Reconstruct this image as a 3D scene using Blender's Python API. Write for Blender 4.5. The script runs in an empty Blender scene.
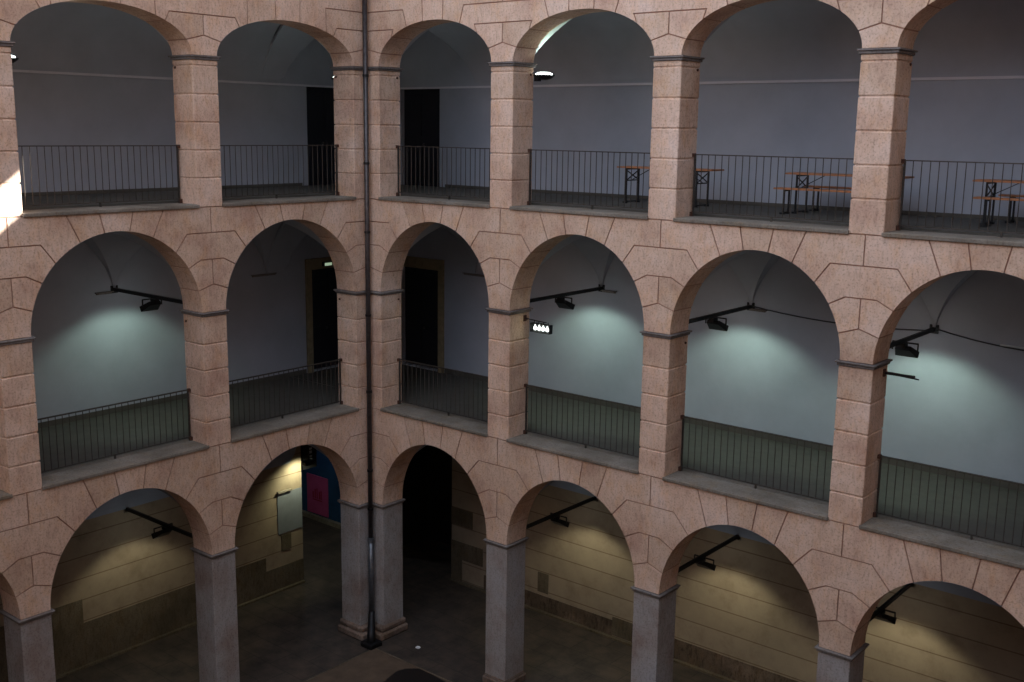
import bpy, bmesh, math, random
from mathutils import Vector, Matrix
random.seed(7)
SC = bpy.context.scene
COL = SC.collection
G = 5.38                       # all heights below are measured from the first-floor sill line; ground is -5.38

# ------------------------------------------------------------------ camera
cam_d = bpy.data.cameras.new('camera'); cam = bpy.data.objects.new('camera', cam_d); COL.objects.link(cam)
yaw, pitch, roll = math.radians(-39.4461), math.radians(-10.93875), math.radians(0.7963)
cy, sy, cp, sp = math.cos(yaw), math.sin(yaw), math.cos(pitch), math.sin(pitch)
fwd = Vector((sy*cp, cy*cp, sp)); rgt = Vector((cy, -sy, 0)); upv = rgt.cross(fwd)
c_, s_ = math.cos(roll), math.sin(roll)
r2 = c_*rgt + s_*upv; u2 = -s_*rgt + c_*upv
M = Matrix((r2, u2, -fwd)).transposed().to_4x4()
M.translation = Vector((17.3515, -16.1509, 6.0823 + G))
cam.matrix_world = M
cam_d.sensor_width = 36; cam_d.lens = 1092.15*36/1024
cam_d.clip_end = 200
SC.camera = cam

# ------------------------------------------------------------------ world, sun, exposure
SC.view_settings.view_transform = 'Standard'; SC.view_settings.look = 'None'
SC.view_settings.gamma = 1; SC.view_settings.use_curve_mapping = False
SC.view_settings.exposure = 0.0
w = bpy.data.worlds.new('sky'); SC.world = w; w.use_nodes = True
bg = w.node_tree.nodes['Background']
wt = w.node_tree; tc = wt.nodes.new('ShaderNodeTexCoord'); sp = wt.nodes.new('ShaderNodeSeparateXYZ')   # sky brighter over the south roofs
wt.links.new(tc.outputs['Generated'], sp.inputs[0]); rp = wt.nodes.new('ShaderNodeMapRange')
rp.inputs['From Min'].default_value = -1; rp.inputs['From Max'].default_value = 1
rp.inputs['To Min'].default_value = 2.5; rp.inputs['To Max'].default_value = .6
wt.links.new(sp.outputs[1], rp.inputs['Value']); wt.links.new(rp.outputs[0], bg.inputs[1])
bg.inputs[0].default_value = (0.72, 0.81, 1.0, 1)
sd = bpy.data.lights.new('sun', 'SUN'); sun = bpy.data.objects.new('sun', sd); COL.objects.link(sun)
sd.energy = 22.0; sd.color = (1.0, 0.97, 0.93); sd.angle = math.radians(0.5)
SUN = Vector((-1.2, -1.0, -0.75)).normalized()
sun.rotation_euler = SUN.to_track_quat('-Z', 'Y').to_euler()
sun.location = (10, 5, 25)

# ------------------------------------------------------------------ materials
def mat(name): 
    m = bpy.data.materials.new(name); m.use_nodes = True
    nt = m.node_tree; b = nt.nodes['Principled BSDF']
    return m, nt, b
def srgb(r, g, b):
    f = lambda x: (x/255/12.92) if x/255 <= .04045 else ((x/255+.055)/1.055)**2.4
    return (f(r), f(g), f(b), 1)
def noise(nt, vec, scale, detail=4, rough=.6):
    n = nt.nodes.new('ShaderNodeTexNoise'); n.inputs['Scale'].default_value = scale
    n.inputs['Detail'].default_value = detail; n.inputs['Roughness'].default_value = rough
    if vec is not None: nt.links.new(vec, n.inputs['Vector'])
    return n
def ramp(nt, fac, stops):
    r = nt.nodes.new('ShaderNodeValToRGB'); e = r.color_ramp.elements
    while len(e) < len(stops): e.new(.5)
    for k, (p, c) in enumerate(stops): e[k].position = p; e[k].color = c
    nt.links.new(fac, r.inputs[0]); return r
def mix(nt, a, b, fac, mode='MIX'):
    m = nt.nodes.new('ShaderNodeMix'); m.data_type = 'RGBA'; m.blend_type = mode
    for sock, v in ((m.inputs[6], a), (m.inputs[7], b), (m.inputs[0], fac)):
        if hasattr(v, 'links') or isinstance(v, bpy.types.NodeSocket): nt.links.new(v, sock)
        else: sock.default_value = v
    return m.outputs[2]
def bump(nt, b, h, strength, dist=.02):
    n = nt.nodes.new('ShaderNodeBump'); n.inputs['Strength'].default_value = strength
    n.inputs['Distance'].default_value = dist
    nt.links.new(h, n.inputs['Height']); nt.links.new(n.outputs[0], b.inputs['Normal'])
def geo_pos(nt):
    return nt.nodes.new('ShaderNodeNewGeometry')
def scaled(nt, vec, s):
    m = nt.nodes.new('ShaderNodeMapping'); m.inputs['Scale'].default_value = s
    nt.links.new(vec, m.inputs['Vector']); return m.outputs[0]

def stone(name, c_dark, c_mid, c_light, island=.10, streak=.35):
    m, nt, b = mat(name); g = geo_pos(nt); p = g.outputs['Position']
    n1 = noise(nt, p, 1.1, 5, .6); r1 = ramp(nt, n1.outputs['Fac'], [(.32, c_dark), (.52, c_mid), (.72, c_light)])
    n2 = noise(nt, scaled(nt, p, (1, 1, .35)), 16, 4, .65)
    r2_ = ramp(nt, n2.outputs['Fac'], [(.34, (.50, .44, .40, 1)), (.49, (.98, .97, .96, 1)), (.70, (1.16, 1.13, 1.10, 1))])
    col = mix(nt, r1.outputs[0], r2_.outputs[0], streak, 'MULTIPLY')
    n4 = noise(nt, p, 30, 3, .6)
    r4 = ramp(nt, n4.outputs['Fac'], [(.34, (.55, .49, .46, 1)), (.47, (1, 1, 1, 1)), (.7, (1.06, 1.06, 1.06, 1))])
    col = mix(nt, col, r4.outputs[0], .6, 'MULTIPLY')
    if island > .07:
        n5 = noise(nt, scaled(nt, p, (1, 1, .6)), 3.2, 5, .7)
        r5 = ramp(nt, n5.outputs['Fac'], [(.50, (1, 1, 1, 1)), (.68, (1.0, .88, .72, 1))])
        col = mix(nt, col, r5.outputs[0], .75, 'MULTIPLY')
    # every block its own tint
    ri = ramp(nt, g.outputs['Random Per Island'], [(0, (1-island, 1-island*1.1, 1-island*1.3, 1)), (.5, (1, 1, 1, 1)), (1, (1+island*.5, 1+island*.45, 1+island*.6, 1))])
    col = mix(nt, col, ri.outputs[0], 1.0, 'MULTIPLY')
    nt.links.new(col, b.inputs['Base Color']); b.inputs['Roughness'].default_value = .85
    b.inputs['Specular IOR Level'].default_value = .25
    bump(nt, b, n2.outputs['Fac'], .35, .02)
    return m
PINK = stone('pink_travertine', srgb(188, 156, 136), srgb(210, 182, 160), srgb(219, 196, 180))
GREYST = stone('grey_pillar_stone', srgb(140, 126, 118), srgb(158, 154, 150), srgb(162, 162, 164), .05, .3)
SILL = stone('grey_sill_stone', srgb(104, 98, 88), srgb(124, 117, 106), srgb(140, 134, 124), .08, .3)
MOULD = stone('dark_moulding_stone', srgb(96, 90, 86), srgb(116, 110, 106), srgb(134, 130, 126), .05, .3)
FOOT = stone('worn_base_stone', srgb(92, 78, 66), srgb(122, 106, 94), srgb(150, 134, 122), .1, .6)
PATCH = stone('dark_wall_stone', srgb(84, 76, 62), srgb(100, 91, 76), srgb(112, 103, 88), .1, .5)
PLINTH = stone('rough_rubble', srgb(70, 60, 50), srgb(96, 84, 72), srgb(126, 110, 96), .1, .9)

def simple(name, col, rough=.7, metal=0.0, var=.12, scale=6, bmp=.1):
    m, nt, b = mat(name); g = geo_pos(nt)
    n = noise(nt, g.outputs['Position'], scale, 4)
    d = tuple(x*(1-var*1.6) for x in col[:3])+(1,); l = tuple(min(1, x*(1+var)) for x in col[:3])+(1,)
    r = ramp(nt, n.outputs['Fac'], [(.3, d), (.7, l)])
    nt.links.new(r.outputs[0], b.inputs['Base Color'])
    b.inputs['Roughness'].default_value = rough; b.inputs['Metallic'].default_value = metal
    if bmp: bump(nt, b, n.outputs['Fac'], bmp, .01)
    return m
MORTAR = simple('mortar', srgb(160, 122, 104), .95)
PLASTER = simple('white_plaster', srgb(163, 169, 180), .9, 0, .05, 1.5, .05)
PLASTER_G = simple('grey_blue_plaster', srgb(140, 148, 164), .9, 0, .06, 1.5, .05)
STRIPE = simple('pale_string_course', srgb(212, 213, 220), .8, 0, .03)
FLOORU = simple('gallery_tiles', srgb(78, 75, 68), .7, 0, .12, 4)
IRON = simple('dark_iron', srgb(76, 70, 64), .55, .6, .2, 30)
RUST = simple('rusty_iron', srgb(88, 58, 44), .8, .3, .3, 40)
BLACK = simple('black_metal', srgb(22, 22, 24), .5, .3, .1, 30)
DOORM = simple('dark_door', srgb(18, 20, 30), .6, 0, .15, 5)
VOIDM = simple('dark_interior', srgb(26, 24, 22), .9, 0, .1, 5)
LEAD = simple('lead_pipe', srgb(84, 80, 80), .4, .7, .25, 12)
STEEL = simple('galvanised_pipe', srgb(104, 108, 112), .4, .6, .2, 12)
WOOD = simple('orange_pine', srgb(176, 116, 74), .55, 0, .18, 14)
OCHRE = simple('ochre_door_stone', srgb(142, 128, 100), .85, 0, .15, 8)
BLUEW = simple('blue_painted_wall', srgb(20, 66, 104), .8, 0, .2, 2)
PINKP = simple('magenta_poster', srgb(176, 72, 124), .7, 0, .08, 3, 0)
REDP = simple('crimson_print', srgb(140, 18, 52), .7, 0, .05, 3, 0)
WHITEP = simple('white_print', srgb(210, 214, 220), .7, 0, .03, 3, 0)
CABLE = simple('grey_cable', srgb(60, 60, 64), .7, 0, .1, 10)
PALE = simple('pale_conduit', srgb(215, 218, 222), .6, 0, .03, 10)
ROOF = simple('roof_tiles', srgb(150, 100, 80), .9, 0, .2, 6)

def ashlar():
    m, nt, b = mat('tan_ashlar'); g = geo_pos(nt)
    sx = nt.nodes.new('ShaderNodeSeparateXYZ'); nt.links.new(g.outputs['Position'], sx.inputs[0])
    ad = nt.nodes.new('ShaderNodeMath'); ad.operation = 'ADD'; nt.links.new(sx.outputs[0], ad.inputs[0]); nt.links.new(sx.outputs[1], ad.inputs[1])
    of = nt.nodes.new('ShaderNodeMath'); of.operation = 'ADD'; of.inputs[1].default_value = -.07; nt.links.new(sx.outputs[2], of.inputs[0])
    cb = nt.nodes.new('ShaderNodeCombineXYZ'); nt.links.new(ad.outputs[0], cb.inputs[0]); nt.links.new(of.outputs[0], cb.inputs[1])
    br = nt.nodes.new('ShaderNodeTexBrick'); nt.links.new(cb.outputs[0], br.inputs['Vector'])
    br.inputs['Scale'].default_value = 1; br.inputs['Brick Width'].default_value = 40; br.inputs['Row Height'].default_value = .48
    br.inputs['Mortar Size'].default_value = .014; br.inputs['Mortar Smooth'].default_value = .4
    br.inputs['Color1'].default_value = srgb(150, 136, 118); br.inputs['Color2'].default_value = srgb(146, 132, 114)
    br.inputs['Mortar'].default_value = srgb(112, 94, 76)
    n = noise(nt, g.outputs['Position'], 2.2, 6, .65)
    r = ramp(nt, n.outputs['Fac'], [(.25, (.62, .57, .52, 1)), (.5, (.95, .93, .9, 1)), (.75, (1.12, 1.1, 1.05, 1))])
    col = mix(nt, br.outputs[0], r.outputs[0], .8, 'MULTIPLY')
    nt.links.new(col, b.inputs['Base Color']); b.inputs['Roughness'].default_value = .9
    bump(nt, b, n.outputs['Fac'], .3, .02)
    return m
ASHLAR = ashlar()
def paving():
    m, nt, b = mat('dark_paving'); g = geo_pos(nt)
    rot = nt.nodes.new('ShaderNodeMapping'); rot.inputs['Rotation'].default_value = (0, 0, .02); nt.links.new(g.outputs['Position'], rot.inputs[0])
    br = nt.nodes.new('ShaderNodeTexBrick'); nt.links.new(rot.outputs[0], br.inputs['Vector'])
    br.inputs['Scale'].default_value = 1; br.inputs['Brick Width'].default_value = 1.1; br.inputs['Row Height'].default_value = .62
    br.inputs['Mortar Size'].default_value = .012
    br.inputs['Color1'].default_value = srgb(64, 55, 47); br.inputs['Color2'].default_value = srgb(70, 60, 51); br.inputs['Mortar'].default_value = srgb(52, 45, 38)
    n = noise(nt, g.outputs['Position'], 1.6, 7, .7)
    r = ramp(nt, n.outputs['Fac'], [(.34, (.4, .4, .42, 1)), (.5, (.9, .9, .9, 1)), (.64, (1.4, 1.35, 1.28, 1))])
    col = mix(nt, br.outputs[0], r.outputs[0], .9, 'MULTIPLY')
    nt.links.new(col, b.inputs['Base Color']); b.inputs['Roughness'].default_value = .75
    bump(nt, b, n.outputs['Fac'], .4, .02)
    return m
PAVE = paving()
COURT = simple('court_earth', srgb(92, 76, 60), .9, 0, .2, 2.5, .4)
def emit(name, col, s):
    m, nt, b = mat(name); b.inputs['Base Color'].default_value = col
    b.inputs['Emission Color'].default_value = col; b.inputs['Emission Strength'].default_value = s
    return m
LAMPW = emit('lit_glass', (.93, 1.0, .96, 1), 14)
LAMPB = emit('lit_bulb', (.93, 1.0, .96, 1), 2.2)
LAMPUP = emit('lit_uplight_glass', (.9, 1.0, .95, 1), 10)
GLASS = simple('dull_lamp_glass', srgb(150, 160, 158), .2, 0, .05, 5, 0)

# ------------------------------------------------------------------ mesh helpers
TR = lambda u, d, z: Vector((u, d, z+G))         # right wing: u along the wall from the corner, d into the building
TL = lambda u, d, z: Vector((-d, -u, z+G))       # left wing
class MB:
    def __init__(s, T=TR): s.bm = bmesh.new(); s.T = T
    def hexa(s, pts):
        vs = [s.bm.verts.new(p) for p in pts]
        for f in ((0,1,2,3), (7,6,5,4), (0,4,5,1), (1,5,6,2), (2,6,7,3), (3,7,4,0)): s.bm.faces.new([vs[i] for i in f])
        return s
    def box(s, u0, u1, d0, d1, z0, z1):
        T = s.T
        return s.hexa([T(u0,d0,z0), T(u1,d0,z0), T(u1,d1,z0), T(u0,d1,z0), T(u0,d0,z1), T(u1,d0,z1), T(u1,d1,z1), T(u0,d1,z1)])
    def prism(s, poly, d0, d1):                   # poly of (u,z), extruded through the wall
        T = s.T; n = len(poly)
        a = [s.bm.verts.new(T(u, d0, z)) for u, z in poly]; b = [s.bm.verts.new(T(u, d1, z)) for u, z in poly]
        s.bm.faces.new(a); s.bm.faces.new(b[::-1])
        for i in range(n): s.bm.faces.new([a[i], b[i], b[(i+1) % n], a[(i+1) % n]])
        return s
    def tube(s, pts, r, n=8, r2=None):            # pts in (u,d,z)
        P = [s.T(*p) for p in pts]; rings = []
        for i, p in enumerate(P):
            t = ((P[min(i+1, len(P)-1)]-P[max(i-1, 0)])).normalized()
            a = t.orthogonal().normalized() if abs(t.z) > .9 else t.cross(Vector((0, 0, 1))).normalized()
            b = t.cross(a); rr = r if r2 is None else r+(r2-r)*i/(len(P)-1)
            rings.append([s.bm.verts.new(p+rr*(math.cos(k*2*math.pi/n)*a+math.sin(k*2*math.pi/n)*b)) for k in range(n)])
        for i in range(len(rings)-1):
            for k in range(n): s.bm.faces.new([rings[i][k], rings[i][(k+1) % n], rings[i+1][(k+1) % n], rings[i+1][k]])
        s.bm.faces.new(rings[0][::-1]); s.bm.faces.new(rings[-1])
        return s
    def bar(s, p, q, w, h):                       # rectangular bar between two (u,d,z) points
        P, Q = s.T(*p), s.T(*q); t = (Q-P).normalized()
        a = t.cross(Vector((0, 0, 1)));  a = Vector((1, 0, 0)) if a.length < 1e-3 else a.normalized()
        b = a.cross(t).normalized(); c = [(-w/2,-h/2), (w/2,-h/2), (w/2,h/2), (-w/2,h/2)]
        return s.hexa([P+a*x+b*y for x, y in c]+[Q+a*x+b*y for x, y in c])
    def lathe(s, c, prof, n=20):                  # prof of (r,z) about the vertical through c=(u,d,z)
        C = s.T(*c); rings = []
        for r, z in prof: rings.append([s.bm.verts.new(C+Vector((r*math.cos(k*2*math.pi/n), r*math.sin(k*2*math.pi/n), z))) for k in range(n)])
        for i in range(len(rings)-1):
            for k in range(n): s.bm.faces.new([rings[i][k], rings[i][(k+1) % n], rings[i+1][(k+1) % n], rings[i+1][k]])
        s.bm.faces.new(rings[0][::-1]); s.bm.faces.new(rings[-1])
        return s
    def done(s, name, m, parent=None, smooth=False, bevel=0, **tags):
        bm = s.bm; bmesh.ops.recalc_face_normals(bm, faces=bm.faces)
        o = bpy.data.objects.new(name, None) if False else None
        me = bpy.data.meshes.new(name)
        if parent is not None: loc = Vector(parent['_w']) if '_w' in parent else Vector((0, 0, 0))
        else:
            xs = [v.co for v in bm.verts]
            loc = Vector(((min(v.x for v in xs)+max(v.x for v in xs))/2, (min(v.y for v in xs)+max(v.y for v in xs))/2, min(v.z for v in xs)))
        bmesh.ops.translate(bm, verts=bm.verts, vec=-loc)
        if smooth:
            for f in bm.faces: f.smooth = True
        bm.to_mesh(me); bm.free(); me.materials.append(m)
        o = bpy.data.objects.new(name, me); COL.objects.link(o)
        if parent is not None: o.parent = parent; o['_w'] = tuple(loc)
        else: o.location = loc; o['_w'] = tuple(loc)
        if bevel:
            b = o.modifiers.new('edge', 'BEVEL'); b.width = bevel; b.segments = 1; b.limit_method = 'ANGLE'
        for k, v in tags.items(): o[k] = v
        return o
def thing(name, loc, label, cat, group=None, T=TR):
    o = bpy.data.objects.new(name, None); COL.objects.link(o); p = T(*loc); o.location = p; o['_w'] = tuple(p)
    o.empty_display_size = .1; o['label'] = label; o['category'] = cat
    if group: o['group'] = group
    return o
def tag(o, label, cat, group=None):
    o['label'] = label; o['category'] = cat
    if group: o['group'] = group
    return o
ST = dict(kind='structure')

# ------------------------------------------------------------------ wings: layout
D = .62                                            # thickness of the arcade wall
HW = .276
SIDES = {
 'right': dict(T=TR, c=[0, 3.7244, 7.3443, 10.9575, 14.571, 18.18], corner=.395),
 'left':  dict(T=TL, c=[0, 3.9595, 7.8050, 11.6505, 15.496], corner=.359)}
# storey: pier foot z, impost z, crown (right / left), top z
LV = [dict(z0=-5.38, imp=-2.24, crown=dict(right=-.52, left=-.46), top=0.0),
      dict(z0=0.0, imp=2.58, crown=dict(right=4.21, left=4.25), top=4.6),
      dict(z0=4.6, imp=7.29, crown=dict(right=8.18, left=8.09), top=8.72)]

def inset(poly, g):
    n = len(poly); area = sum(poly[i][0]*poly[(i+1) % n][1]-poly[(i+1) % n][0]*poly[i][1] for i in range(n))
    if area < 0: poly = poly[::-1]
    out = []
    for i in range(n):
        p0, p1, p2 = (Vector(poly[i-1]), Vector(poly[i]), Vector(poly[(i+1) % n]))
        a = (p1-p0).normalized(); b = (p2-p1).normalized()
        na, nb = Vector((-a.y, a.x)), Vector((-b.y, b.x)); m = na+nb
        m = m/max(.35, m.length_squared)*2 if m.length > 1e-6 else na
        k = m*g
        if k.length > 3*g: k = k.normalized()*3*g
        out.append(tuple(p1+k))
    return out

class Arch:
    def __init__(s, u0, u1, zs, crown): s.c = (u0+u1)/2; s.a = (u1-u0)/2; s.zs = zs; s.b = crown-zs
    def pt(s, t): return (s.c+s.a*math.cos(t), s.zs+s.b*math.sin(t))      # t=pi left foot, t=0 right foot
    def t_at_z(s, z): return math.asin(min(1, max(0, (z-s.zs)/s.b)))
    def t_at_u(s, u): return math.acos(max(-1, min(1, (u-s.c)/s.a)))
    def run(s, ta, tb, n=7): return [s.pt(ta+(tb-ta)*i/n) for i in range(n+1)]

def arcade(side, li):
    S = SIDES[side]; T = S['T']; L = LV[li]; c = S['c']; zs = L['imp']+.04; top = L['top']; cr = L['crown'][side]
    n = len(c)
    half = [S['corner']]+[HW]*(n-1)
    arches = [Arch(c[i]+half[i], c[i+1]-HW, zs, cr) for i in range(n-1)]
    blk = MB(T); core = MB(T)
    e = .02
    for i, A in enumerate(arches):                   # mortar core, 2 cm behind every stone face
        u0, u1 = c[i], c[i+1]; N = 28
        P = [(A.c-(A.a+e)*math.cos(math.pi*k/N), A.zs-.0+(A.b+e)*math.sin(math.pi*k/N)) for k in range(N+1)]
        for k in range(N): core.prism([P[k], P[k+1], (P[k+1][0], top-.002), (P[k][0], top-.002)], e, D-e)
        core.prism([(u0+(e if i == 0 else 0), zs), P[0], (P[0][0], top-.002), (u0+(e if i == 0 else 0), top-.002)], e, D-e)
        core.prism([P[N], (u1, zs), (u1, top-.002), (P[N][0], top-.002)], e, D-e)
    g = .011
    def put(poly): blk.prism(inset(poly, g), 0, D)
    for k in range(n):
        RA = arches[k] if k < n-1 else None; LA = arches[k-1] if k > 0 else None
        uc = c[k]; h = half[k]
        if li == 2: flats = [(top-1.03, 0, .10), (top-.67, .70, .17), (top-.30, .98, .34 if side == 'right' else .47)]
        elif li == 1: flats = [(top-1.45, 0, .11), (top-.98, .25, .14), (top-.48, .53, .33)]
        else: flats = [(top-1.65, 0, .12), (top-1.12, .22, .16), (top-.56, .50, .36)]
        whole = {}
        for sgn, A in ((1, RA), (-1, LA)):
            if A is None: continue
            mir = (lambda p: p) if sgn == 1 else (lambda p: (2*uc-p[0], p[1]))
            B = A if sgn == 1 else Arch(2*uc-A.c-A.a, 2*uc-A.c+A.a, A.zs, cr)   # mirrored so that we always work to the right
            tz = [B.t_at_z(fz-dr) for fz, hw, dr in flats]
            ex = h-HW
            fl = [(fz, hw+(ex if hw else 0), dr) for fz, hw, dr in flats]
            foot = (B.c-B.a, zs)
            tl = [math.pi-t for t in tz]
            q0 = [mir(p) for p in B.run(math.pi, tl[0], 5)]+[(uc, fl[0][0])]; whole.setdefault(0, {})[sgn] = (q0, (uc, zs))
            for j in range(1, len(fl)):
                lo, hi = fl[j-1], fl[j]
                poly = [(uc, lo[0])]+([(uc+lo[1], lo[0])] if lo[1] else [])+B.run(tl[j-1], tl[j], 5)+[(uc+hi[1], hi[0]), (uc, hi[0])]
                if j == 2: whole.setdefault(j, {})[sgn] = ([mir(p) for p in poly[1:]], (uc, lo[0]))
                else: put([mir(p) for p in poly])
            # radial voussoirs above
            offs = [.86, .30]; bots = [.64, .22]
            if li == 2: offs = [.29]; bots = [.27]
            if side == 'left': offs = [o*1.08 for o in offs]; bots = [o*1.08 for o in bots]
            hi = fl[-1]; tA = B.t_at_u(B.c-bots[0]); tB = B.t_at_u(B.c-bots[-1])
            put([mir(p) for p in [(uc, hi[0]), (uc+hi[1], hi[0])]+B.run(tl[-1], tA, 5)+[(B.c-offs[0], top), (uc, top)]])
            if len(offs) > 1: put([mir(p) for p in B.run(tA, tB, 4)+[(B.c-offs[1], top), (B.c-offs[0], top)]])
            if sgn == 1: put([mir(p) for p in B.run(tB, math.pi-tB, 5)+[(B.c+offs[-1], top), (B.c-offs[-1], top)]])
        for j, dct in whole.items():         # stones that run across the pier line
            if len(dct) == 2: put(dct[1][0]+dct[-1][0][::-1][1:])
            else:
                pl, ct = list(dct.values())[0]; put([ct]+pl)
    w = blk.done('wall_'+side, PINK, **ST)
    core.done('mortar', MORTAR, parent=w)
    return w

ARC = {}
for side in SIDES:
    for li in range(3): ARC[side, li] = arcade(side, li)

# corner block behind the two arcades, per storey (closes the L)
for li, L in enumerate(LV):
    b = MB(); b.box(-D, 0, 0, D, L['imp']+.04, L['top']); b.done('wall_corner', PINK, **ST)

# ------------------------------------------------------------------ piers
ORD_R = ['', 'first', 'second', 'third', 'fourth', 'fifth']
def shaft(b, u0, u1, d0, d1, z0, z1, first, step, g=.010):
    b.box(u0+.015, u1-.015, d0+.015, d1-.015, z0, z1)
    z = z0; nxt = z0+first
    while z < z1-.02:
        t = min(nxt, z1)
        if z1-t < .06: t = z1
        b.box(u0, u1, d0, d1, z+(g if z > z0 else 0), t-(g if t < z1 else 0)); z = t; nxt = t+step
STOREY = ['ground-floor', 'middle-storey', 'top-storey']
def pier(side, k, li):
    S = SIDES[side]; T = S['T']; L = LV[li]; u = S['c'][k]; z0, im = L['z0'], L['imp']
    grp = ['grey pillars of the ground arcade', 'pink piers of the middle arcade', 'pink piers of the top arcade'][li]
    wing = 'right-hand' if side == 'right' else 'left-hand'
    col = ['grey stone pillar with a dark impost', 'pink coursed stone pier', 'pink coursed stone pier'][li]
    lab = '%s, %s, %s %s of the downpipe' % (col, STOREY[li].replace('-', ' '), ORD_R[k], 'right' if side == 'right' else 'left')
    t = thing('stone_pillar' if li == 0 else 'stone_pier', (u, D/2, z0), lab, 'pillar' if li == 0 else 'pier', grp, T)
    b = MB(T); h = HW
    if li == 0: b.box(u-h, u+h, 0, D, z0+.02, im-.03)
    else: shaft(b, u-h, u+h, 0, D, z0, im-.035, .49 if li == 1 else .53, .505)
    b.done('shaft', GREYST if li == 0 else PINK, t, bevel=.012)
    m = MB(T); m.box(u-h-.025, u+h+.025, -.025, D+.025, im-.035, im+.01); m.box(u-h-.05, u+h+.05, -.05, D+.05, im+.01, im+.04)
    m.done('impost', MOULD, t, bevel=.008)
    if li == 0:
        f = MB(T); f.box(u-h-.05, u+h+.05, -.05, D+.05, z0-.01, z0+.16); f.box(u-h-.02, u+h+.02, -.02, D+.02, z0+.16, z0+.22)
        f.done('base', FOOT, t, bevel=.03)
    if li:
        for s in (-1, 1):
            q = MB(T); q.tube([(u+s*(h-.005), D-.1, im-.17), (u+s*(h+.02), D-.1, im-.17)], .022, 8); q.done('anchor_bolt', RUST, t)
    return t
for side in SIDES:
    for k in range(1, len(SIDES[side]['c'])-1):
        if side == 'left' and k > 3: continue
        for li in range(3): pier(side, k, li)
for li, L in enumerate(LV):
    z0, im = L['z0'], L['imp']
    t = thing('stone_pillar' if li == 0 else 'stone_pier', (0, 0, z0),
              ['grey stone corner pillar behind the foot of the downpipe', 'pink corner pier behind the downpipe on the middle storey', 'pink corner pier behind the downpipe on the top storey'][li],
              'pillar' if li == 0 else 'pier', ['grey pillars of the ground arcade', 'pink piers of the middle arcade', 'pink piers of the top arcade'][li])
    MB().box(-D, 0, 0, D, z0, im+.04).done('core', GREYST if li == 0 else PINK, t)
    for T, h in ((TR, .395), (TL, .359)):
        b = MB(T)
        if li == 0: b.box(0, h, 0, D, z0+.02, im-.03)
        else: shaft(b, 0.0, h, 0, D, z0, im-.035, .49 if li == 1 else .53, .505)
        b.done('shaft', GREYST if li == 0 else PINK, t, bevel=.012)
        m = MB(T); m.box(-.0, h+.025, -.025, D+.025, im-.035, im+.0); m.box(-.0, h+.05, -.05, D+.05, im+.0, im+.04)
        m.done('impost', MOULD, t, bevel=.006)
        if li == 0:
            f = MB(T); f.box(-.14, h+.10, -.16, D+.08, z0-.01, z0+.17); f.box(-.09, h+.06, -.10, D+.05, z0+.17, z0+.31)
            f.done('base', FOOT, t, bevel=.04)
        if li:
            q = MB(T); q.tube([(h-.005, D-.1, im-.17), (h+.02, D-.1, im-.17)], .022, 8); q.done('anchor_bolt', RUST, t)

# ------------------------------------------------------------------ sills (trim) and railings
nt_ = 0
def sill(side, k, li):
    global nt_; nt_ += 1
    S = SIDES[side]; T = S['T']; c = S['c']; z = LV[li]['z0']
    a = c[k]+(S['corner'] if k == 0 else HW); b_ = c[k+1]-HW
    b = MB(T); b.box(a-.02, b_+.02, -.04, .0, z-.012, z+.05); b.box(a+.001, b_-.001, .0, D+.02, z+.004, z+.055)
    b.done('trim_%d' % nt_, SILL, bevel=.008, **ST)
RAILPOS = {('right', 0): 'first arch right of the downpipe', ('right', 1): 'second arch right of the downpipe', ('right', 2): 'third arch right of the downpipe',
           ('right', 3): 'arch at the right edge of the photo', ('left', 0): 'first arch left of the downpipe', ('left', 1): 'arch at the left edge of the photo'}
def railing(side, k, li):
    S = SIDES[side]; T = S['T']; c = S['c']; z = LV[li]['z0']
    a = c[k]+(S['corner'] if k == 0 else HW); b_ = c[k+1]-HW; d = .50
    lab = 'thin dark iron railing across the %s, %s' % (STOREY[li], RAILPOS[side, k])
    t = thing('iron_railing', ((a+b_)/2, d, z+.08), lab, 'railing', 'railings across the %s arches' % STOREY[li], T)
    H = 1.08 if li == 1 else 1.12
    MB(T).box(a+.0, b_-.0, d-.022, d+.022, z+H-.018, z+H).done('top_rail', IRON, t)
    MB(T).box(a+.03, b_-.03, d-.016, d+.016, z+.125, z+.14).done('bottom_rail', IRON, t)
    for s, u in ((1, a+.05), (-1, b_-.05)):
        p = MB(T); p.box(u-.014, u+.014, d-.014, d+.014, z+.055, z+H-.01); po = p.done('post', IRON, t)
        for qa, qb in ((H-.05, H+.01), (.055, .13)): MB(T).box(min(u, u-s*.05), max(u, u-s*.05), d-.03, d+.03, z+qa, z+qb).done('wall_fixing', RUST, t)
    n = 23 if side == 'right' else 25; w = b_-a-.1
    for i in range(1, n):
        u = a+.05+w*i/n
        MB(T).tube([(u, d, z+.13), (u, d, z+H-.01)], .0075, 6).done('baluster', IRON, t)
    MB(T).box((a+b_)/2-.015, (a+b_)/2+.015, d-.015, d+.015, z+.055, z+.13).done('foot', IRON, t)
    return t
for li in (1, 2):
    for side in SIDES:
        for k in range(len(SIDES[side]['c'])-1): sill(side, k, li)
    for k in range(4): railing('right', k, li)
    for k in range(2): railing('left', k, li)

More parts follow.
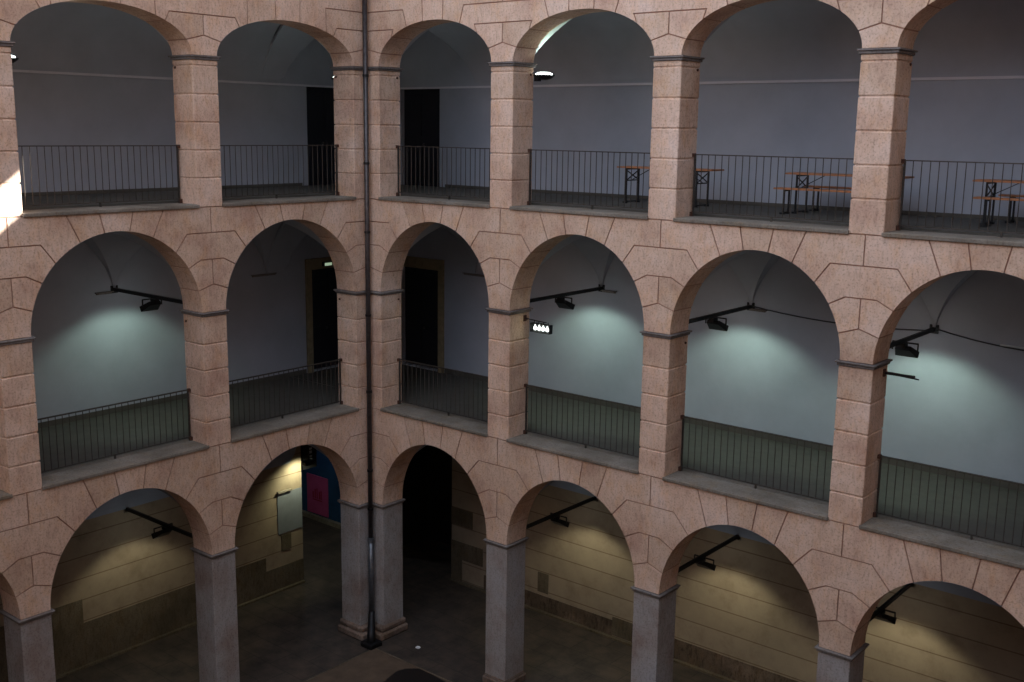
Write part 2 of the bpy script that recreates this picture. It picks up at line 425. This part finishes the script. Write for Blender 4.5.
# ------------------------------------------------------------------ rear walls, floors, vaults
DB = 3.5
def wall_holes(b, u0, u1, d0, d1, z0, z1, holes):
    us = sorted({u0, u1, *[h[0] for h in holes], *[h[1] for h in holes]}); zs = sorted({z0, z1, *[h[2] for h in holes], *[h[3] for h in holes]})
    for i in range(len(us)-1):
        for j in range(len(zs)-1):
            um, zm = (us[i]+us[i+1])/2, (zs[j]+zs[j+1])/2
            if any(h[0] < um < h[1] and h[2] < zm < h[3] for h in holes): continue
            b.box(us[i], us[i+1], d0, d1, zs[j], zs[j+1])
DR = (-2.5, -1.18); DL = (-2.55, -1.33)          # doors (u ranges; left wing u is negative beyond the corner)
for side, T, uend, dr in (('right', TR, 18.6, DR), ('left', TL, 16.9, DL)):
    us = -3.8 if side == 'right' else -3.5
    for li in (1, 2):
        z0, z1 = (LV[li]['z0']-.25, LV[li]['top']) if li == 1 else (4.35, 9.6)
        zf = LV[li]['z0']+.08
        zt = [0, 2.63, 7.08][li]
        b = MB(T); wall_holes(b, us, uend, DB, DB+.3, z0, z1, [(dr[0], dr[1], zf, zt)])
        b.done('wall_rear_'+side, PLASTER, **ST)
    b = MB(T)
    holes = [(-2.6, -.72, -5.5, -2.9)] if side == 'right' else [(-3.4, -.88, -5.5, -1.5)]
    if side == 'right': holes = [(-3.3, -.72, -5.5, -1.0)]
    wall_holes(b, us, uend, DB-.02, DB+.3, -5.45, -2.13, [h for h in holes])
    b.done('wall_rear_'+side, ASHLAR, **ST)
    b = MB(T); wall_holes(b, us, uend, DB, DB+.3, -2.13, -.25, holes)
    b.done('wall_rear_'+side, PLASTER_G, **ST)
    # upper gallery floors
    for li in (1, 2):
        z = LV[li]['z0']
        b = MB(T)
        ft = z+(.05 if li == 1 else .09)
        if side == 'right': b.box(-DB, 18.4, D+.02, DB, z-.24, ft)
        else: b.box(-D, 16.9, D+.02, DB, z-.24, ft)
        b.done('floor', FLOORU, **ST)

# string course on the top-storey rear walls
MB(TR).box(-3.49, 18.4, DB-.06, DB, 7.03, 7.075).done('trim_40', STRIPE, **ST)
MB(TL).box(-3.49, 16.9, DB-.06, DB, 7.03, 7.075).done('trim_41', STRIPE, **ST)
# skirting
for T in (TR, TL):
    for li in (1, 2):
        z = LV[li]['z0']+.05
        dr = DR if T is TR else DL
        b = MB(T); e = -3.49
        b.box(e, dr[0]-.2, DB-.02, DB, z, z+.11); b.box(dr[1]+.2, 16.8, DB-.02, DB, z, z+.11)
        b.done('baseboard_right' if T is TR else 'baseboard_left', simple('skirting_grey', srgb(104, 104, 104), .8) if False else FLOORU, **ST)

SEG = [.5]
def semi(x, x0, x1, zs, cr):
    q = (2*x-x0-x1)/(x1-x0); return zs+(cr-zs)*max(0, 1-q*q)**SEG[0]
def vault(T, side, u0, u1, zs, cr, barrel, name='ceiling', corner=False):
    dm = (D+DB)/2
    m = MB(T); N = K = 32; d0, d1 = (D-.001, DB)
    if corner: d0, d1 = 0, DB
    top = []
    cosl = lambda k, n, a, b: a+(b-a)*(1-math.cos(math.pi*k/n))/2
    for i in range(N+1):
        row = []
        for j in range(K+1):
            u = cosl(i, N, u0, u1); d = cosl(j, K, d0, d1)
            g_ = semi(max(d, D), D, DB, zs, cr); f_ = semi(u, u0, u1, zs, cr)
            z = g_ if barrel and not corner and d > dm else max(f_, g_)
            row.append(m.bm.verts.new(T(u, d, z)))
        top.append(row)
    for i in range(N):
        for j in range(K):                        # split every quad along the line the groin takes
            a, b_, c_, d_ = top[i][j], top[i+1][j], top[i+1][j+1], top[i][j+1]
            if (i < N/2) == (j < K/2): m.bm.faces.new([a, b_, c_]); m.bm.faces.new([a, c_, d_])
            else: m.bm.faces.new([a, b_, d_]); m.bm.faces.new([b_, c_, d_])
    return m
def thick(o):
    s = o.modifiers.new('thickness', 'SOLIDIFY'); s.thickness = .05; s.offset = 0
for side in SIDES:
    T, c = SIDES[side]['T'], SIDES[side]['c']
    for li, (zs, cr, br, mm) in enumerate([(-2.13, -.5, True, PLASTER_G), (2.66, 4.28, False, PLASTER), (7.15, 8.66, True, PLASTER)]):
        SEG[0] = .8 if li == 2 else .62
        for k in range(len(c)-1):
            o = vault(T, side, c[k], c[k+1], zs, cr, br).done('ceiling', mm, smooth=False, **ST); thick(o)
            for p in o.data.polygons: p.use_smooth = False
        if side == 'right':
            o = vault(T, side, -DB, 0, zs, cr, False, corner=True).done('ceiling', mm, **ST); thick(o)

# roof, unseen upper walls and the two unseen wings that close the courtyard
def struct_box(name, m, *a, T=TR): return MB(T).box(*a).done(name, m, **ST)
ZT = 8.72
b = MB(TR); b.box(-.0, 18.6, 0, .5, ZT, 9.9)
b.box(-3.8, 8.05, .0, .35, 9.9, 22); b.box(8.05, 18.9, .0, .35, 9.9, 10.33); b.box(8.05, 18.9, 0, .35, 11.22, 22)  # added tall wall out of view; its slot shapes the band of sunlight
b.done('wall_unseen_top', PINK, **ST)
struct_box('wall_unseen_top', PINK, 0, 16.9, 0, .5, ZT, 9.9, T=TL)
struct_box('roof_slab', ROOF, -3.8, 18.6, .3, 3.9, 9.6, 9.9)
struct_box('roof_slab', ROOF, -.3, 16.9, .3, 3.9, 9.6, 9.9, T=TL)
struct_box('roof_eaves', ROOF, -.5, 18.6, -.45, .0, 9.7, 9.9)
struct_box('roof_eaves', ROOF, .45, 16.9, -.45, .0, 9.7, 9.9, T=TL)
MB().box(18.34, 18.7, -17.3, 3.9, -5.38, 16).done('wall_east', PINK, **ST)
MB().box(-3.9, 18.7, -17.6, -17.2, -5.38, 9.9).done('wall_south', PINK, **ST)

# ------------------------------------------------------------------ ground
MB().box(-12, 18.4, -17.3, 7, -5.6, -5.38).done('floor', PAVE, **ST)
MB().box(.62, 18.3, -17.2, -.50, -5.4, -5.372).done('floor', COURT, **ST)
b = MB(); b.box(.59, .62, -17.2, -.50, -5.4, -5.365); b.box(.62, 18.3, -.50, -.47, -5.4, -5.365); b.done('trim_42', PATCH, **ST)
# plinth channel along the rear walls
b = MB(TR); b.box(-.7, 18.3, DB-.12, DB-.02, -5.38, -5.33); b.done('baseboard_right', PATCH, **ST)
b = MB(TL); b.box(-.85, 16.8, DB-.12, DB-.02, -5.38, -5.33); b.done('baseboard_left', PATCH, **ST)
# dressed patches of darker stone and plain dark panels on the ground-floor rear walls
def patch(T, m, *rects):
    for u0, u1, z0, z1 in rects:
        MB(T).box(u0, u1, DB-.035, DB, z0, z1).done('wall_stone_facing', m, **ST)
patch(TR, PATCH, (2.12, 2.44, -4.87, -4.37), (4.31, 4.85, -5.3, -4.86), (-.72, .0, -3.85, -3.4), (-.72, .35, -4.75, -4.28), (-.72, -.35, -5.38, -4.75))
patch(TR, PLINTH, (4.85, 16.5, -5.33, -4.87), (.4, 4.31, -5.33, -4.95))
patch(TL, PATCH, (.3, 5.12, -5.33, -4.39), (5.12, 9.5, -5.33, -3.85), (-.87, .3, -5.33, -4.75), (-.5, -.2, -4.36, -3.95))  # last two rects are flat dark panels in place of a niche and box
patch(TL, simple('worn_grey_render', srgb(112, 118, 126), .9, 0, .08, 3), (-.87, -.1, -3.9, -2.85))
MB(TL).box(-.52, -.1, DB-.09, DB, -2.83, -2.79).done('trim_62', SILL, **ST)

# passage beyond the left opening, dark room beyond the right opening
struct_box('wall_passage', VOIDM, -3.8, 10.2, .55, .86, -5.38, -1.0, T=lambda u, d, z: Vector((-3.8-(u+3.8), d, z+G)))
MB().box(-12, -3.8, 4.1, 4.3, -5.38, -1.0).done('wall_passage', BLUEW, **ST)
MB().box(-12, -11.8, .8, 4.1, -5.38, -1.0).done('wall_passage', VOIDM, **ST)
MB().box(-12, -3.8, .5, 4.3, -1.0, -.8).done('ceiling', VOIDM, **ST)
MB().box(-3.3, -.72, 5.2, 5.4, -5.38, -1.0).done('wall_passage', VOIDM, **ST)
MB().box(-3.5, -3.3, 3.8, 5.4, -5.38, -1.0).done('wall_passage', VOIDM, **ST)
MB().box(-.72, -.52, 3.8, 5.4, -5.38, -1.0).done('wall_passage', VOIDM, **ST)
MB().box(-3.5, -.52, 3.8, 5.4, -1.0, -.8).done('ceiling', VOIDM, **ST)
MB().box(-7.6, -5.6, 3.98, 4.1, -5.38, -5.25).done('trim_43', SILL, **ST)

# added fill lamp that brightens the passage and its poster
t = thing('passage_fill_lamp', (-5.6, 2.6, -1.12), 'added round fill lamp inside the passage near the magenta poster', 'fill lamp')
MB().lathe((-5.6, 2.6, -1.12), [(.05, 0), (.14, .03), (.16, .09), (.16, .12)], 18).done('fill_bowl', emit('fill_glow', (.8, .9, 1, 1), 1.5), t, smooth=True)
l = bpy.data.lights.new('passage_fill_light', 'POINT'); l.energy = 28; l.color = (.75, .88, 1); l.shadow_soft_size = .12
o = bpy.data.objects.new('passage_fill_light', l); COL.objects.link(o); o.location = TR(-5.6, 2.6, -1.4)

# ------------------------------------------------------------------ doors
nd = 0
for T, dr in ((TR, DR), (TL, DL)):
    for li in (1, 2):
        nd += 1; zf = LV[li]['z0']+.05; zt = [0, 2.63, 7.08][li]
        leaf = MB(T).box(dr[0], dr[1], DB+.12, DB+.17, zf, zt).done('door_%d' % nd, DOORM, **ST)
        um = (dr[0]+dr[1])/2
        for a, b_ in ((dr[0]+.1, um-.06), (um+.06, dr[1]-.1)):
            p = MB(T); p.box(a, b_, DB+.10, DB+.12, zf+.2, zf+1.1); p.box(a, b_, DB+.10, DB+.12, zf+1.25, zt-.15); p.done('panel', DOORM, leaf)
        MB(T).tube([(um+.05, DB+.05, zf+1.05), (um+.05, DB+.12, zf+1.05)], .03, 8).done('door_handle', LEAD, leaf)
        if li == 1:
            f = MB(T); w = .17
            f.box(dr[0]-w, dr[0], DB-.06, DB+.12, zf, zt+.27); f.box(dr[1], dr[1]+w, DB-.06, DB+.12, zf, zt+.27); f.box(dr[0], dr[1], DB-.06, DB+.12, zt, zt+.27)
            f.done('trim_%d' % (50+nd), OCHRE, **ST)

# ------------------------------------------------------------------ tie bars with floodlights
def spot(name, T, at, to, energy, size, blend, col, parent=None, radius=.08):
    l = bpy.data.lights.new(name, 'SPOT'); l.energy = energy; l.spot_size = size; l.spot_blend = blend; l.color = col; l.shadow_soft_size = radius
    o = bpy.data.objects.new(name, l); COL.objects.link(o); p, q = T(*at), T(*to); 
    o.rotation_euler = (q-p).to_track_quat('-Z', 'Y').to_euler()
    if parent is not None: o.parent = parent; o.location = p-Vector(parent['_w'])
    else: o.location = p
    return o
FLOODC = (.74, 1.0, .79); 
def tie_bar(side, k, li, energy, where):
    S = SIDES[side]; T = S['T']; u = S['c'][k]; z = [-2.14, 2.69][li]
    d1 = DB-.0
    t = thing('tie_bar', (u, D+.04, z), 'black tie bar from pier to rear wall, %s' % where, 'tie bar', 'tie bars across the %s gallery' % STOREY[li], T)
    MB(T).bar((u, D-.02, z), (u, d1, z), .05, .07).done('bar', BLACK, t)
    MB(T).box(u-.08, u+.08, d1-.02, d1, z-.08, z+.08).done('wall_plate', BLACK, t)
    f = thing('floodlight', (u, 2.1, z-.04), 'black floodlight under the tie bar, %s' % where, 'floodlight', 'floodlights under the %s tie bars' % STOREY[li], T)
    # housing: a tapered box tilted towards the rear wall
    c = Vector((u, 2.1, z-.19)); 
    def P(x, y, zz, a=math.radians(-28)):
        return (c.x+x, c.y+y*math.cos(a)-zz*math.sin(a), c.z+y*math.sin(a)+zz*math.cos(a))
    h = MB(T); h.hexa([T(*P(*q)) for q in [(-.13,-.13,.05), (.13,-.13,.05), (.2,.15,.06), (-.2,.15,.06), (-.13,-.13,-.03), (.13,-.13,-.03), (.2,.15,-.06), (-.2,.15,-.06)]])
    h.done('housing', BLACK, f, bevel=.01)
    g = MB(T); g.hexa([T(*P(*q)) for q in [(-.18,.150,.05), (.18,.150,.05), (.18,.156,.05), (-.18,.156,.05), (-.18,.150,-.05), (.18,.150,-.05), (.18,.156,-.05), (-.18,.156,-.05)]])
    g.done('glass', LAMPW if energy else GLASS, f)
    for s in (-1, 1):
        b = MB(T); b.bar((u+s*.215, 2.1, z-.19), (u+s*.215, 2.1, z-.05), .02, .02); b.done('bracket_arm', BLACK, f)
    MB(T).bar((u-.22, 2.1, z-.05), (u+.22, 2.1, z-.05), .02, .025).done('bracket', BLACK, f)
    MB(T).box(u-.05, u+.05, 1.92, 2.08, z-.10, z-.04).done('ballast_box', BLACK, f)
    if energy:
        e = P(0, .21, 0)
        spot('floodlight_lamp', T, e, (u, DB, z-2.8 if li == 1 else z-3.9), energy, math.radians(124 if li == 1 else 108), .45, FLOODC if li == 1 else (1.0, .96, .68), None, .06)
    return t
W_ = {1: 'first pier right of downpipe', 2: 'second pier right of downpipe', 3: 'third pier right of downpipe'}
for li, en in ((1, 62), (0, 56)):
    fl = STOREY[li].replace('-', ' ')
    for k in (1, 2, 3): tie_bar('right', k, li, en, '%s, %s' % (fl, W_[k]))
    tie_bar('left', 1, li, en*.75, '%s, left edge of photo' % fl)
    tie_bar('right', 4, li, en, '%s beyond the right edge of the photo' % fl) if False else None

# little ledges where the middle-storey vaults spring from the rear wall
for T, us in ((TR, (0, 3.93, 7.5)), (TL, (0.1, 4.2))):
    for u in us:
        w = .36 if u < 1 else .2
        b = MB(T); b.box(u-w, u+w, DB-.06, DB, 2.64, 2.66); b.box(u-w+.03, u+w-.03, DB-.04, DB, 2.61, 2.64); b.done('trim_60', MOULD, **ST)

# ------------------------------------------------------------------ wall uplights of the top storey
def uplight(side, u, lab, energy, dd=D+.16):
    T = SIDES[side]['T']; z = 7.12
    t = thing('wall_uplight', (u, dd, z-.08), lab, 'wall lamp', 'bowl uplights on the backs of the top piers', T)
    b = MB(T).lathe((u, dd, z-.07), [(.05, -.02), (.13, .0), (.19, .04), (.215, .075), (.20, .075), (.12, .03), (.05, .01)], 24).done('bowl', BLACK, t, smooth=True)
    MB(T).lathe((u, dd, z-.07), [(.17, .055), (.16, .10), (.10, .125)], 24).done('glass', LAMPUP, t)
    MB(T).box(u-.05, u+.05, D, dd-.15, z-.12, z-.04).done('wall_bracket', BLACK, t)
    l = bpy.data.lights.new('uplight_lamp', 'SPOT'); l.energy = energy; l.color = (.80, 1.0, .72); l.spot_size = math.radians(84); l.spot_blend = .8; l.shadow_soft_size = .1
    o = bpy.data.objects.new('uplight_lamp', l); COL.objects.link(o); o.location = T(u, dd+.02, z+.10)
    q = T(u+.18, dd+.22, z+1.2)-T(u, dd, z+.06); o.rotation_euler = q.to_track_quat('-Z', 'Y').to_euler()
c = SIDES['right']['c']; cl = SIDES['left']['c']
uplight('right', 4.06, 'round black uplight with bright bowl behind first top pier right of the downpipe', 60, D+.24)
uplight('right', c[2]-.14, 'round black uplight hidden behind the second top-storey pier right of the downpipe', 20)
uplight('left', cl[2]-.53, 'round black uplight at the far left edge of the photo on the top storey', 20, D+.14)
uplight('left', cl[1]-.12, 'round black uplight behind the first top-storey pier left of the downpipe', 20)
uplight('left', .0, 'round black uplight behind the top-storey corner pier, left side of the downpipe', 40)
uplight('right', -.12, 'round black uplight behind the top-storey corner pier, right side of the downpipe', 8)

# bracket lamp on the middle storey (lit, four bulbs) and its unlit twin further right
def bracket_lamp(u0, lab, lit):
    z = 2.40; d = .46
    t = thing('bracket_lamp', (u0, d, z-.3), lab, 'wall lamp', None)
    MB().tube([(u0, d, z+.03), (u0+.55, d, z-.0)], .011, 8).done('arm', BLACK, t)
    MB().box(u0, u0+.02, d-.04, d+.04, z-.03, z+.09).done('wall_plate', RUST, t)
    if lit:
        u = u0+.42
        for du in (-.17, -.06, .06, .17): MB().tube([(u+du, d, z-.06), (u+du, d, z+.01)], .008, 6).done('hanger', BLACK, t)
        f = MB(); a, b_, lo, hi = u-.24, u+.24, z-.2, z-.05
        for q in ((a, b_, lo-.012, lo), (a, b_, hi, hi+.012), (a, a+.012, lo, hi), (b_-.012, b_, lo, hi)): f.box(q[0], q[1], d-.05, d+.05, q[2], q[3])
        f.done('cage', BLACK, t)
        for du in (-.15, -.05, .05, .15): MB().lathe((u+du, d, lo+.01), [(.010, .012), (.028, .024), (.036, .055), (.028, .085), (.012, .105), (.010, .13)], 12).done('bulb', LAMPB, t, smooth=True)
        l = bpy.data.lights.new('bracket_lamp_light', 'POINT'); l.energy = 1.3; l.color = (.9, 1, .7); l.shadow_soft_size = .12
        o = bpy.data.objects.new('bracket_lamp_light', l); COL.objects.link(o); o.location = TR(u, d-.1, z-.13)
    else:
        MB().bar((u0+.03, d, z+.03), (u0+.48, d, z+.03), .06, .035).done('lamp_body', BLACK, t)
bracket_lamp(c[1]+HW, 'small lit lamp of four white bulbs on a thin arm, middle storey, second arch right', True)
bracket_lamp(c[3]+HW, 'unlit dark bar lamp sticking out of the third middle-storey pier right of the downpipe', False)
# small lamp over the middle-storey door in the left wing
t = thing('door_lamp', (-1.75, DB-.12, 2.72), 'small lit greenish lamp above the dark door, middle storey left of the downpipe', 'wall lamp', None, TL)
MB(TL).box(-1.92, -1.66, DB-.14, DB-.06, 2.70, 2.80).done('housing', BLACK, t)
MB(TL).box(-1.90, -1.68, DB-.15, DB-.14, 2.71, 2.78).done('glass', emit('green_lamp_glass', (.6, .8, .55, 1), .45), t)

# ------------------------------------------------------------------ cables
def cable(pts, r, m, lab, name='cable', cat='cable'):
    o = MB().tube(pts, r, 6).done(name, m, smooth=True); tag(o, lab, cat)
def sag(p, q, s, n=12): return [(p[0]+(q[0]-p[0])*i/n, p[1]+(q[1]-p[1])*i/n, p[2]+(q[2]-p[2])*i/n-s*4*(i/n)*(1-i/n)) for i in range(n+1)]
cable(sag((7.42, DB-.03, 2.70), (10.92, DB-.03, 2.66), .10), .012, CABLE, 'thin dark cable sagging along the middle-storey wall between the second and third tie bars')
cable(sag((11.0, DB-.03, 2.70), (14.5, DB-.03, 2.68), .18), .012, CABLE, 'thin dark cable drooping to the right of the third tie bar on the middle storey')
cable([(12.1, DB-.03, 2.56), (14.4, DB-.03, 2.54)], .018, PALE, 'pale straight conduit on the middle-storey wall at the right edge', 'conduit', 'conduit')

# ------------------------------------------------------------------ downpipe
t = thing('downpipe', (.13, -.13, -5.3), 'long dark metal rainwater downpipe in the corner where the two wings meet', 'downpipe')
MB().tube([(.13, -.13, -3.05), (.13, -.13, 9.7)], .052, 14).done('pipe', LEAD, t, smooth=True)
MB().tube([(.13, -.13, -4.85), (.13, -.13, -3.02)], .062, 14).done('lower_pipe', STEEL, t, smooth=True, label='paler galvanised lower length')
for z in (8.9, 7.15, 5.35, 3.9, 2.1, .4, -1.4, -2.3):
    b = MB(); b.tube([(.13, -.13, z-.025), (.13, -.13, z+.025)], .064, 14); b.bar((.13, -.13, z), (.0, .0, z), .03, .03); b.done('collar', BLACK, t)
MB().tube([(.13, -.13, -3.08), (.13, -.13, -2.98)], .072, 14).done('socket', STEEL, t)
MB().tube([(.13, -.13, -4.75), (.15, -.15, -4.88), (.27, -.27, -5.02), (.40, -.40, -5.14), (.45, -.45, -5.36)], .068, 14, .10).done('shoe', BLACK, t, smooth=True)
MB().box(.27, .63, -.63, -.27, -5.39, -5.26).done('foot_box', BLACK, t, bevel=.02)

# drain pit, litter
b = MB(TR); pts = [(1.75, -.95), (1.80, -.72), (2.02, -.52), (2.6, -.55), (3.4, -.60), (3.5, -1.8), (2.6, -2.0), (1.9, -1.6)]
bm = b.bm; vs = [bm.verts.new(TR(x, y, -5.362)) for x, y in pts]; bm.faces.new(vs)
vb = [bm.verts.new(TR(x, y, -5.374)) for x, y in pts]; bm.faces.new(vb[::-1])
for i in range(len(pts)): bm.faces.new([vs[i], vb[i], vb[(i+1) % 8], vs[(i+1) % 8]])
tag(b.done('drain_cover', simple('wet_black', srgb(24, 17, 14), .6)), 'black irregular pit cover on the courtyard ground at the bottom edge', 'drain cover')
b = MB(TR); b.hexa([TR(*p) for p in [(1.27,.12,-5.378), (1.36,.14,-5.378), (1.35,.22,-5.378), (1.26,.2,-5.378), (1.28,.13,-5.35), (1.35,.15,-5.34), (1.33,.2,-5.345), (1.27,.19,-5.35)]])
tag(b.done('paper_scrap', simple('scrap_white', srgb(235, 235, 235), .8)), 'tiny white scrap of paper lying on the dark ground right of the downpipe', 'litter')

# ------------------------------------------------------------------ poster and hanging sign in the passage
t = thing('poster', (-6.65, 4.06, -5.2), 'tall magenta poster with dark red print on the blue passage wall', 'poster')
MB().box(-7.12, -6.2, 4.06, 4.09, -5.2, -4.02).done('board', PINKP, t)
b = MB()
for x, z0, z1, w_ in ((-6.86, -4.72, -4.52, .05), (-6.77, -4.72, -4.44, .05), (-6.68, -4.72, -4.40, .04), (-6.58, -4.72, -4.48, .05), (-6.5, -4.72, -4.44, .04)): b.box(x, x+w_, 4.052, 4.06, z0, z1)
b.box(-6.86, -6.45, 4.052, 4.06, -4.78, -4.75); b.done('print', REDP, t)
t = thing('hanging_sign', (-4.2, 1.6, -2.5), 'black sign with white vertical lettering hanging in the passage opening', 'sign')
T2 = TL
MB(TL).box(-1.42, -.98, DB+.02, DB+.10, -2.44, -1.75).done('board', BLACK, t)
b = MB(TL)
for i, z in enumerate((-1.95, -2.05, -2.15, -2.25)):
    b.box(-1.27, -1.19, DB+.012, DB+.02, z, z+.07 if i % 2 else z+.05)
b.done('lettering', WHITEP, t)
# spotlight washing the end of the left ground wall
t = thing('wash_light', (-.75, DB-.5, -2.12), 'black lamp over the bright patch at the end of the left ground wall', 'floodlight', None, TL)
MB(TL).box(-.86, -.56, DB-.60, DB-.40, -2.12, -2.02).done('housing', BLACK, t, bevel=.01)
MB(TL).bar((-.71, DB-.5, -2.04), (-.71, DB-.5, -1.0), .02, .02).done('hanger', BLACK, t)
spot('wash_lamp', TL, (-.72, DB-.5, -2.2), (-.70, DB, -2.75), 60, math.radians(130), .7, (1.0, 1.0, .66), None, .04)

# ------------------------------------------------------------------ beer tables and benches of the top gallery
ZF = 4.69
def frame_leg(b, u, d0, d1, z0, z1, brace):
    for d in (d0, d1):
        b.box(u-.014, u+.014, d-.014, d+.014, z0, z1); b.box(u-.06, u+.03, d-.02, d+.02, z0, z0+.035)
    b.box(u-.012, u+.012, d0, d1, z0+.02, z0+.045); b.box(u-.014, u+.014, d0, d1, z1-.03, z1)
    if brace:
        b.bar((u, d0, z1-.04), (u, d1, z1-.24), .014, .018); b.bar((u, d1, z1-.04), (u, d0, z1-.24), .014, .018); b.box(u-.012, u+.012, d0, d1, z1-.25, z1-.23)
def beer_table(x, lab):
    t = thing('beer_table', (x+1.1, 2.3, ZF), lab, 'table', 'folding beer tables in the top gallery')
    MB().box(x, x+2.12, 2.05, 2.55, ZF+.685, ZF+.715).done('tabletop', WOOD, t, bevel=.004)
    for u in (x+.22, x+1.8):
        b = MB(); frame_leg(b, u, 2.08, 2.52, ZF, ZF+.685, True); b.done('leg_frame', BLACK, t)
        b = MB(); s = 1 if u < x+1 else -1; b.bar((u, 2.3, ZF+.46), (u+s*.42, 2.3, ZF+.68), .014, .014); b.done('strut', BLACK, t)
def bench(x, y, lab):
    t = thing('beer_bench', (x+1.1, y, ZF), lab, 'bench', 'folding benches in the top gallery')
    MB().box(x, x+1.76, y-.125, y+.125, ZF+.43, ZF+.46).done('seat', WOOD, t, bevel=.004)
    for u in (x+.2, x+1.56):
        b = MB(); frame_leg(b, u, y-.1, y+.1, ZF, ZF+.43, False); b.done('leg_frame', BLACK, t)
beer_table(5.0, 'orange wooden folding table alone behind second top-storey pier right of the downpipe')
beer_table(8.6, 'orange wooden folding table with benches in the third top-storey arch right of the downpipe')
beer_table(11.82, 'orange wooden folding table with benches at the right edge of the top gallery')
bench(8.55, 1.85, 'orange wooden bench in front of the table in the third top-storey arch')
bench(8.58, 3.0, 'orange wooden bench behind the table in the third top-storey arch, against the wall')
bench(11.95, 1.85, 'orange wooden bench in front of the table at the right edge')
bench(12.0, 3.0, 'orange wooden bench behind the table at the right edge, against the wall')

for o in bpy.data.objects:
    if '_w' in o: del o['_w']
